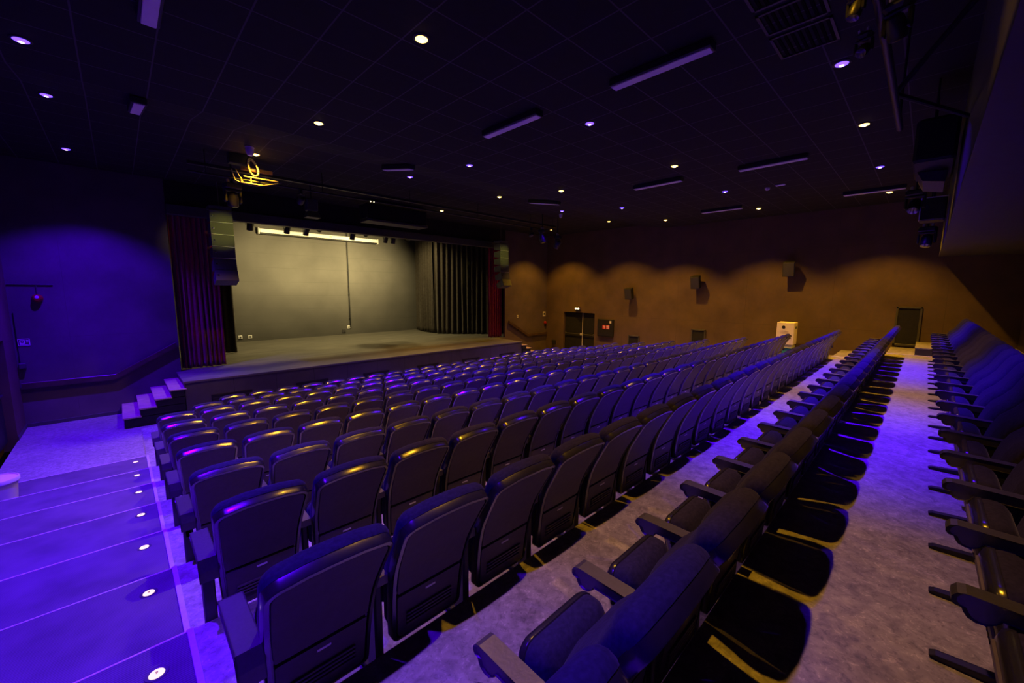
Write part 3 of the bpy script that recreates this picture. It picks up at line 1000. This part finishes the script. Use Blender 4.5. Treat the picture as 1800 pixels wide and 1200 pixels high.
# handrails on the front wall
def handrail(name, pts, label):
    t = thing(name, (0, 0, 0), label, 'handrail', 'wall handrails')
    def rail(m):
        rs = []
        for x, z in pts:
            rs.append([(x, Y_FRONT - .10, z - .13), (x, Y_FRONT - .03, z - .13), (x, Y_FRONT - .03, z - .01), (x, Y_FRONT - .045, z), (x, Y_FRONT - .09, z), (x, Y_FRONT - .10, z - .01)])
        m.rings(rs, True, True)
    part('rail', M['railwood'], t, rail)
    for (xa, za), (xb, zb) in zip(pts[:-1], pts[1:]):
        x, z = (xa + xb) / 2, (za + zb) / 2
        part('bracket', M['blackmetal'], t, lambda m: m.bbox(x - .02, x + .02, Y_FRONT - .06, Y_FRONT, z - .16, z - .10, .005))
handrail('handrail', [(XL + .03, 1.05), (-.21, 1.05), (1.02, 1.76)], 'dark handrail on the blue front wall rising to the stage')
handrail('handrail.001', [(16.36, 1.02), (14.9, 1.0), (13.55, 1.74)], 'dark handrail on the amber front wall right of the stage')

# things on the blue wall
t = thing('alarm_sounder', (-1.32, Y_FRONT, 2.96), 'round red alarm sounder on the blue front wall', 'alarm')
Rx = Matrix.Rotation(pi / 2, 4, 'X')
part('base', M['alarm'], t, lambda m: m.lathe([(.09, 0), (.09, .03), (.078, .05)], 22, Rx, True, False), True)
part('dome', M['alarm'], t, lambda m: m.lathe([(.078, .05), (.074, .09), (.05, .12), (.002, .125)], 22, Rx, False, True), True)
part('lens', M['white'], t, lambda m: m.lathe([(.035, .115), (.033, .13), (.002, .138)], 14, Matrix.Translation((0, 0, .025)) @ Rx, False, True), True)
t = thing('wall_conduit', (-1.4, Y_FRONT, 3.27), 'thin horizontal conduit above the red alarm sounder', 'conduit')
part('tube', M['grey'], t, lambda m: m.tube([(-.34, -.015, 0), (.34, -.015, -.005)], .014))
part('drop', M['grey'], t, lambda m: m.tube([(.08, -.015, 0), (.08, -.015, -.22)], .01))
t = thing('wall_sign', (-1.615, Y_FRONT - .004, 1.97), 'small white pictogram sign on the blue front wall', 'sign')
part('plate', M['grey'], t, lambda m: m.bbox(-.095, .095, -.004, .004, -.085, .085, .001))
part('border', M['white'], t, lambda m: (m.box(-.092, .092, -.007, -.004, .068, .082), m.box(-.092, .092, -.007, -.004, -.082, -.068), m.box(-.092, -.078, -.007, -.004, -.082, .082), m.box(.078, .092, -.007, -.004, -.082, .082)))
part('symbol', M['white'], t, lambda m: (m.box(-.062, .02, -.0065, -.004, -.03, .052), m.box(.035, .07, -.0065, -.004, .03, .05), m.box(.035, .07, -.0065, -.004, -.005, .015), m.box(-.062, .07, -.0065, -.004, -.056, -.042)))
part('ring', M['grey'], t, lambda m: m.lathe([(.012, .0), (.012, .002), (.028, .002), (.028, 0)], 18, Matrix.Translation((-.021, -.0065, .011)) @ Rx, False, False))
t = thing('junction_box', (-1.68, Y_FRONT, 1.44), 'black wall box with cable in the corner of the blue wall', 'box')
part('case', M['grey'], t, lambda m: m.bbox(-.055, .055, -.09, 0, -.06, .06, .01))
part('cable', M['black'], t, lambda m: m.tube([(-.03, -.02, .05), (-.03, -.02, .5), (-.03, -.015, 1.2)], .008, 6))

# ================================================================== RIGHT SIDE WALL THINGS
def wall_speaker(name, y, z, label):
    y, z = y * KW, 3.2 + (z - 3.2) * KW
    t = thing(name, (XR, y, z), label, 'speaker', 'wall speakers')
    R = Matrix.Translation((-.26, 0, 0)) @ Matrix.Rotation(radians(-14), 4, 'Y')
    part('cabinet', M['black'], t, lambda m: m.prism([(-.15, -.17), (.12, -.12), (.12, .12), (-.15, .17)], 2, -.24, .24, R))
    part('grille', M['grille'], t, lambda m: m.bbox(-.166, -.15, -.155, .155, -.225, .225, .006, R))
    part('bracket', M['blackmetal'], t, lambda m: (m.tube([(-.2, 0, 0), (0, 0, 0)], .02, 8), m.bbox(-.012, 0, -.05, .05, -.07, .07, .003)))
    return t
wall_speaker('wall_speaker', 9.36, 3.10, 'black speaker on the right wall nearest the exit door')
wall_speaker('wall_speaker.001', 6.45, 3.58, 'black speaker on right wall, middle of the three')
wall_speaker('wall_speaker.002', 3.36, 4.00, 'black speaker on right wall above the white cabinet')
def hatch(name, y0, y1, z0, z1, label):
    y0, y1, z0, z1 = y0 * KW, y1 * KW, max(3.2 + (z0 - 3.2) * KW, 1.612 if y1 < 1 else 0), 3.2 + (z1 - 3.2) * KW
    t = thing(name, (XR, (y0 + y1) / 2, z0), label, 'hatch', 'wall hatches')
    hw, H = (y1 - y0) / 2, z1 - z0
    part('frame', M['grey'], t, lambda m: (m.bbox(-.05, 0, -hw, -hw + .05, 0, H, .005), m.bbox(-.05, 0, hw - .05, hw, 0, H, .005), m.bbox(-.05, 0, -hw, hw, H - .05, H, .005), m.bbox(-.05, 0, -hw, hw, 0, .06, .005)))
    part('panel', M['black'], t, lambda m: m.bbox(-.02, 0, -hw + .05, hw - .05, .06, H - .05, .004))
    part('handle', M['blackmetal'], t, lambda m: m.bbox(-.045, -.02, hw - .12, hw - .09, H * .45, H * .55, .005))
hatch('wall_hatch', 8.92, 9.48, 0.36, 1.19, 'dark wall hatch low on the right wall, nearest the exit door')
hatch('wall_hatch.001', 6.06, 6.63, 0.62, 1.68, 'dark wall hatch in the middle of the right wall')
hatch('wall_hatch.002', 0.04, 0.60, 1.62, 2.79, 'tall dark hatch at the far end of the cross aisle')
t = thing('exit_lamp', (XR, 12.36 * KW, 2.35), 'small glass exit lamp above the double door', 'lamp')
part('bracket', M['blackmetal'], t, lambda m: m.bbox(-.10, 0, -.11, .11, -.16, -.07, .01))
part('shade', M['brass'], t, lambda m: m.bbox(-.13, 0, -.16, .16, -.075, .08, .02))
part('bulb', M['led'], t, lambda m: [m.lathe([(.001, -.02), (.035, 0), (.045, .02), (.035, .045), (.001, .055)], 12, Matrix.Translation((-.13, yy, -.02)) @ Matrix.Rotation(-pi / 2, 4, 'Y')) for yy in (-.08, .06)], True)
t = thing('fire_hose_cabinet', (XR - .002, 10.69 * KW, 1.07), 'black fire hose cabinet with red label on the right wall', 'cabinet')
part('case', M['black'], t, lambda m: m.bbox(-.09, 0, -.43, .43, 0, .82, .01))
part('door', M['black'], t, lambda m: m.bbox(-.105, -.09, -.40, .40, .03, .79, .006))
part('red_label', M['label_red'], t, lambda m: (m.box(-.109, -.105, -.03, .13, .36, .54), m.box(-.109, -.105, -.24, -.07, .36, .54)))
part('pictogram', M['white'], t, lambda m: (m.box(-.112, -.109, -.20, -.16, .37, .52), m.box(-.112, -.109, -.13, -.1, .37, .45), m.box(-.112, -.109, -.15, -.08, .47, .51), m.box(-.112, -.109, .02, .05, .38, .50), m.box(-.112, -.109, -.01, .10, .47, .50)))
part('white_sticker', M['white'], t, lambda m: m.box(-.109, -.105, -.33, -.24, .64, .75))
# white cabinet on the right aisle
zb = TZ[5]
t = thing('vending_cabinet', (15.85, 3.14, zb), 'tall white cabinet with teal base standing against the right wall', 'cabinet')
part('base', M['teal'], t, lambda m: m.bbox(-.2, .2, -.20, .20, 0, .40, .012))
part('plinth', mat('pale_green_panel', (.45, .5, .3), .5, noise=.08), t, lambda m: m.bbox(-.22, .22, -.22, .22, .38, .50, .01))
part('body', M['whitecard'], t, lambda m: m.bbox(-.24, .24, -.245, .245, .50, 1.23, .015))
part('logo_disc', M['black'], t, lambda m: m.lathe([(.05, 0), (.05, .006)], 24, Matrix.Translation((-.24, .05, 1.07)) @ Matrix.Rotation(-pi / 2, 4, 'Y')))
part('printed_text', mat('pale_print', (.5, .4, .33), .6, noise=.05), t, lambda m: [m.box(-.243, -.24, -.09, .13, z, z + .014) for z in (.94, .90, .86)])
part('corner_mark', M['grey'], t, lambda m: m.prism([(-.19, .70), (-.13, .70), (-.14, .76)], 0, -.244, -.24))
part('side_slot', M['grey'], t, lambda m: m.bbox(-.1, .1, -.25, -.244, 1.02, 1.10, .002))
# switches right of the stage
def wall_plate(name, x, z, label, m, sx, sz):
    t = thing(name, (x, Y_FRONT, z), label, 'switch', 'plates on the amber front wall')
    part('plate', m, t, lambda q: q.bbox(-sx, sx, -.02, 0, -sz, sz, .005))
    part('rocker', M['grey'] if m is M['white'] else M['black'], t, lambda q: q.bbox(-sx * .45, sx * .45, -.026, -.018, -sz * .45, sz * .45, .003))
wall_plate('light_switch', 14.2, 1.92, 'small pale switch above the right handrail near the stage', M['white'], .06, .06)
wall_plate('light_switch.001', 16.2, 1.97, 'larger tan plate at the corner above the red alarm', M['whitecard'], .10, .13)
t = thing('alarm_sounder.001', (16.28, Y_FRONT, 1.5), 'small red alarm beacon at the corner right of stage', 'alarm')
part('dome', M['alarm'], t, lambda m: m.lathe([(.09, 0), (.09, .04), (.06, .09), (.002, .11)], 16, Rx, True, True), True)
part('base', M['black'], t, lambda m: m.bbox(-.06, .06, -.06, 0, -.18, -.08, .01))
t = thing('wall_socket.004', (XR, 13.6, .50), 'black floor level socket box beside the double exit door', 'socket')
part('plate', M['black'], t, lambda m: m.bbox(-.06, 0, -.12, .12, -.12, .12, .01))
part('cover', M['blackmetal'], t, lambda m: m.bbox(-.075, -.06, -.10, .10, -.10, .10, .01))
# raised platform block at the far end of the last row
t = thing('platform_block', (XS1 + .06, Y_REAR + .02, TZ[8]), 'low raised platform at the far end of the last row', 'platform')
part('top', M['lino'], t, lambda m: m.bbox(0, XR - XS1 - .08, 0, 1.82, .17, .20, .004))
part('riser', M['grey'], t, lambda m: m.box(.01, XR - XS1 - .09, .005, 1.81, 0.0, .17))

# ================================================================== LINE ARRAYS
def line_array(name, x, y, label):
    t = thing(name, (x, y, 5.36), label, 'speaker', 'hanging line arrays')
    part('frame', M['olivebox'], t, lambda m: (m.bbox(-.25, .25, -.2, .2, -.09, 0, .01), m.bbox(-.03, .03, -.05, .05, 0, .06, .01)))
    part('cable', M['cable'], t, lambda m: m.tube([(0, 0, .04), (0, 0, .65)], .008, 6))
    p = Vector((0, -.24, -.13))
    ang = [0, 1, 2, 4, 14, 24]
    for k in range(6):
        a = radians(ang[k])
        R = Matrix.Translation(p) @ Matrix.Rotation(-a, 4, 'X')
        # cabinet hangs from its top front edge
        cb = part('cabinet', M['olivebox'], t, lambda m: m.prism([(0, 0), (0, -.295), (.42, -.25), (.42, -.045)], 0, -.25, .25, R))
        part('edge_strip', M['steel'] if k < 4 else M['blackmetal'], cb, lambda m: m.bbox(-.25, .25, -.006, .004, -.302, -.294, .002, R))  # lower strips black: shade on the down-tilted cabinets put into their colour
        part('badge', M['brass'], cb, lambda m: m.lathe([(.022, 0), (.02, .012), (.002, .018)], 12, R @ Matrix.Translation((-.19, 0, -.15)) @ Rx, False, True), True)
        p = p + (Matrix.Rotation(-a, 4, 'X') @ Vector((0, 0, -.31)))
    return t
line_array('line_array_speaker', 2.12, 13.4, 'black hanging line array speaker at left of the stage opening')
line_array('line_array_speaker.001', 12.35, 13.4, 'black hanging line array speaker at right of the stage opening')

# ================================================================== RIGGING IN FRONT OF THE STAGE
t = thing('lighting_track', (1.2, 10.5, 5.68), 'double black lighting track crossing the ceiling in front of stage', 'track')
part('upper_rail', M['blackmetal'], t, lambda m: m.bbox(0, 11.5, .02, .10, 0, .06, .006))
part('lower_rail', M['blackmetal'], t, lambda m: m.tube([(0, .06, -.14), (11.5, .06, -.14)], .022))
for x in (.3, 2.6, 5, 7.5, 10, 11.3):
    part('hanger', M['blackmetal'], t, lambda m: m.tube([(x, .06, -.14), (x, .06, .335)], .01, 6))
t = thing('cable_coil', (2.30, 10.34, 5.78), 'loops of cable hanging on the track in amber light', 'cable')
loop = [(.085 * sin(2 * pi * k / 24) - .035 * cos(2 * pi * k / 24), .02 * sin(4 * pi * k / 24), .17 * cos(2 * pi * k / 24)) for k in range(25)]
part('loop', M['cable'], t, lambda m: m.tube(loop, .018))
part('second_loop', M['cable'], t, lambda m: m.tube([(x * .86 + .014, y + .035, z * .92 - .008) for x, y, z in loop], .013))
part('hook', M['blackmetal'], t, lambda m: m.tube([(-.03, 0, .15), (-.03, .02, .235)], .012, 6))
part('left_tail', M['cable'], t, lambda m: m.tube([(-.38, .05, -.09), (-.36, .06, -.18), (-.33, .06, -.30), (-.26, .06, -.33)], .011))
part('inner_tail', M['cable'], t, lambda m: m.tube([(-.31, .05, -.07), (-.25, .06, -.2), (-.19, .06, -.31)], .009))
part('long_tail', M['cable'], t, lambda m: m.tube([(-.27, .04, -.335), (-.1, .04, -.36), (.05, .04, -.37), (.25, .05, -.31), (.56, .08, -.21)], .011))
t = thing('timber_batten', (2.30, 10.44, 5.72), 'short timber batten lit amber beside the cable coil', 'batten')
part('beam', M['timber'], t, lambda m: m.bbox(-.2, .40, 0, .05, .0, .075, .004))
part('screw_plate', M['steel'], t, lambda m: m.bbox(-.02, .08, -.006, 0, .02, .06, .002))
t = thing('cable_tray', (2.15, 10.30, 5.42), 'metal cable tray under the coil lit amber', 'tray')
part('upper_rail', M['cable'], t, lambda m: m.bbox(-.04, .62, 0, .03, .13, .155, .004))
part('lower_rail', M['cable'], t, lambda m: m.bbox(-.1, .3, .0, .03, 0, .025, .004))
part('post', M['cable'], t, lambda m: m.bbox(.08, .105, .005, .03, .02, .14, .004))
part('end_post', M['cable'], t, lambda m: m.bbox(-.1, -.07, .005, .03, .02, .11, .004))
t = thing('rig_control_box', (2.08, 10.42, 5.74), 'dark control box on the track above the cable coil', 'box')
part('case', M['blackmetal'], t, lambda m: m.bbox(-.2, .14, -.06, .12, .07, .276, .012))
part('lid', M['black'], t, lambda m: m.bbox(-.19, .13, -.07, -.06, .08, .27, .004))
t = thing('hanging_speaker', (4.0, 12.0, 5.2), 'small purple lit box speaker hanging in front of the header', 'speaker')
part('cabinet', M['grey'], t, lambda m: m.bbox(-.14, .14, -.12, .14, .12, .44, .02))
part('horn', M['grey'], t, lambda m: m.rings([[(-.13, -.12, .1), (.13, -.12, .1), (.13, .12, .1), (-.13, .12, .1)], [(-.18, -.2, -.06), (.18, -.2, -.06), (.18, .12, -.06), (-.18, .12, -.06)]], True, True))
part('hanger', M['blackmetal'], t, lambda m: m.tube([(0, .02, .43), (0, .02, .815)], .02))
t = thing('projector_housing', (6.8, 12.6, 5.35), 'long dark housing box hanging in front of the header', 'box')
part('case', M['black'], t, lambda m: m.bbox(-1.05, 1.1, -.25, .35, .06, .52, .02))
part('lower_edge', M['grey'], t, lambda m: m.bbox(-1.05, 1.1, -.3, .30, -.02, .055, .01))
for x in (-.9, 1.0):
    part('hanger', M['cable'], t, lambda m: m.tube([(x, 0, .5), (x, 0, .665)], .012, 6))
t = thing('indicator_lamp', (5.0, 10.56, 5.515), 'pair of tiny bright lamps on the lower track rail', 'lamp')
part('bulb', M['led'], t, lambda m: [m.lathe([(.001, -.02), (.018, 0), (.001, .02)], 10, Matrix.Translation((x, -.05, 0))) for x in (0, .09)], True)
part('clip', M['blackmetal'], t, lambda m: m.bbox(-.03, .12, -.03, .0, -.01, .03, .004))

def moving_head(name, loc, rz, tilt, label, group='moving head stage lights', s=1.0, drop=0):
    t = thing(name, loc, label, 'stage light', group, rz)
    part('base', M['blackmetal'], t, lambda m: m.bbox(-.16 * s, .16 * s, -.12 * s, .12 * s, .22 * s, .34 * s, .02))
    part('clamp', M['steel'], t, lambda m: (m.bbox(-.10 * s, -.05 * s, -.03, .03, .34 * s, .42 * s, .006), m.bbox(.05 * s, .10 * s, -.03, .03, .34 * s, .42 * s, .006)))
    yk = part('yoke', M['blackmetal'], t, lambda m: (m.bbox(-.17 * s, -.12 * s, -.05 * s, .05 * s, -.06 * s, .2 * s, .015), m.bbox(.12 * s, .17 * s, -.05 * s, .05 * s, -.06 * s, .2 * s, .015), m.bbox(-.17 * s, .17 * s, -.06 * s, .06 * s, .17 * s, .22 * s, .015)))
    if drop:
        part('drop_pipe', M['blackmetal'], t, lambda m: m.tube([(0, 0, .33 * s), (0, 0, drop - loc[2] - .003)], .018, 8))
    R = Matrix.Rotation(tilt, 4, 'X')
    hd = part('head', M['blackmetal'], t, lambda m: m.lathe([(.05 * s, .17 * s), (.09 * s, .14 * s), (.11 * s, .05 * s), (.11 * s, -.12 * s), (.095 * s, -.15 * s)], 20, R, True, False), True)
    part('lens', M['gloss'], hd, lambda m: m.lathe([(.095 * s, -.148 * s), (.05 * s, -.165 * s), (.002, -.17 * s)], 18, R, False, True), True)
    return t
moving_head('moving_head_light', (12.45, 10.25, 4.98), .4, radians(35), 'blue lit stage light hanging near the far right corner', drop=ZC1)
moving_head('moving_head_light.001', (11.55, 10.25, 5.12), .4, radians(-20), 'dark stage light hanging left of the blue lit one', drop=ZC1)
moving_head('moving_head_light.002', (2.0, 10.9, 5.15), .2, radians(10), 'dark stage light hanging below the amber cable coil', drop=ZC1)

# lighting bar above the soffit edge
t = thing('lighting_bar', (1.6, .36, 4.9), 'black tubular lighting bar in the upper right near the soffit', 'bar')
part('pipe', M['blackmetal'], t, lambda m: m.tube([(0, 0, 0), (4.4, 0, 0)], .027, 12), True)
part('hanger', M['blackmetal'], t, lambda m: [m.tube([(x, 0, 0), (x, 0, .895)], .012, 6) for x in (.4, 2.3, 4.2)])
part('stay', M['black'], t, lambda m: (m.tube([(3.4, 0, .02), (4.6, -.48, .05)], .02), m.tube([(3.4, 0, .02), (3.0, -.48, .5)], .02)))
FG = 'fixtures on the bar near the soffit'
moving_head('moving_head_light.003', (3.62, .44, 4.77), 1.3, radians(50), 'moving head light with gilded highlights at middle of the bar', FG, .3)
moving_head('moving_head_light.004', (3.38, .27, 4.73), 1.2, radians(-30), 'large moving head light at the top edge of the picture', FG, .42)
moving_head('moving_head_light.005', (3.1, .43, 4.77), 1.0, radians(20), 'moving head light left of the bar at picture top', FG, .3)
t = thing('hanging_box_speaker', (7.7, .08, 4.55), 'bulky black speaker box hanging beside the soffit edge', 'speaker', None, 0)
part('cabinet', M['black'], t, lambda m: m.bbox(-.6, .6, -.17, .2, .22, .72, .03))
part('horn', M['grey'], t, lambda m: m.prism([(-.12, .2), (.16, .22), (.1, .10), (-.10, .06)], 0, -.05, .75))
for x in (-.3, .4):
    part('hanger', M['blackmetal'], t, lambda m: m.tube([(x, .05, .71), (x, .05, 1.245)], .012, 6))
t = thing('flood_light', (11.6, .06, 4.62), 'square flood light with chrome edge near far end of the soffit', 'stage light')
part('housing', M['blackmetal'], t, lambda m: m.bbox(-.2, .25, -.17, .2, -.02, .42, .03))
part('bezel', M['steel'], t, lambda m: (m.box(-.212, -.2, -.17, .2, .40, .42), m.box(-.212, -.2, .19, .2, -.02, .42)))
part('glass', M['gloss'], t, lambda m: m.bbox(-.206, -.2, -.15, .18, .0, .4, .002))
part('bracket', M['blackmetal'], t, lambda m: m.tube([(0, .02, .4), (0, .02, 1.175)], .02))
moving_head('moving_head_light.006', (10.2, .3, 4.72), 1.4, radians(40), 'small blue edged stage light left of the flood light', FG, .8, ZC0)
for k, (x, tx, nm) in enumerate(((3.3, 2.14, 'left'), (11.3, 12.3, 'right'))):
    par_can('track_spot' + ('.001' if k else ''), (x, 10.56, 5.285), radians(70), 'small black spotlight on the track aimed at the %s line array' % nm, 'track spotlights', 130.0, (tx, 13.15, 4.72), .07, .2, (1, .92, .14), 22)
moving_head('moving_head_light.007', (13.0, .12, 4.35), 1.4, radians(30), 'small stage light low at the far end of soffit', FG, .9, ZC0)

for m in bpy.data.meshes:
    if m.users == 0:
        bpy.data.meshes.remove(m)
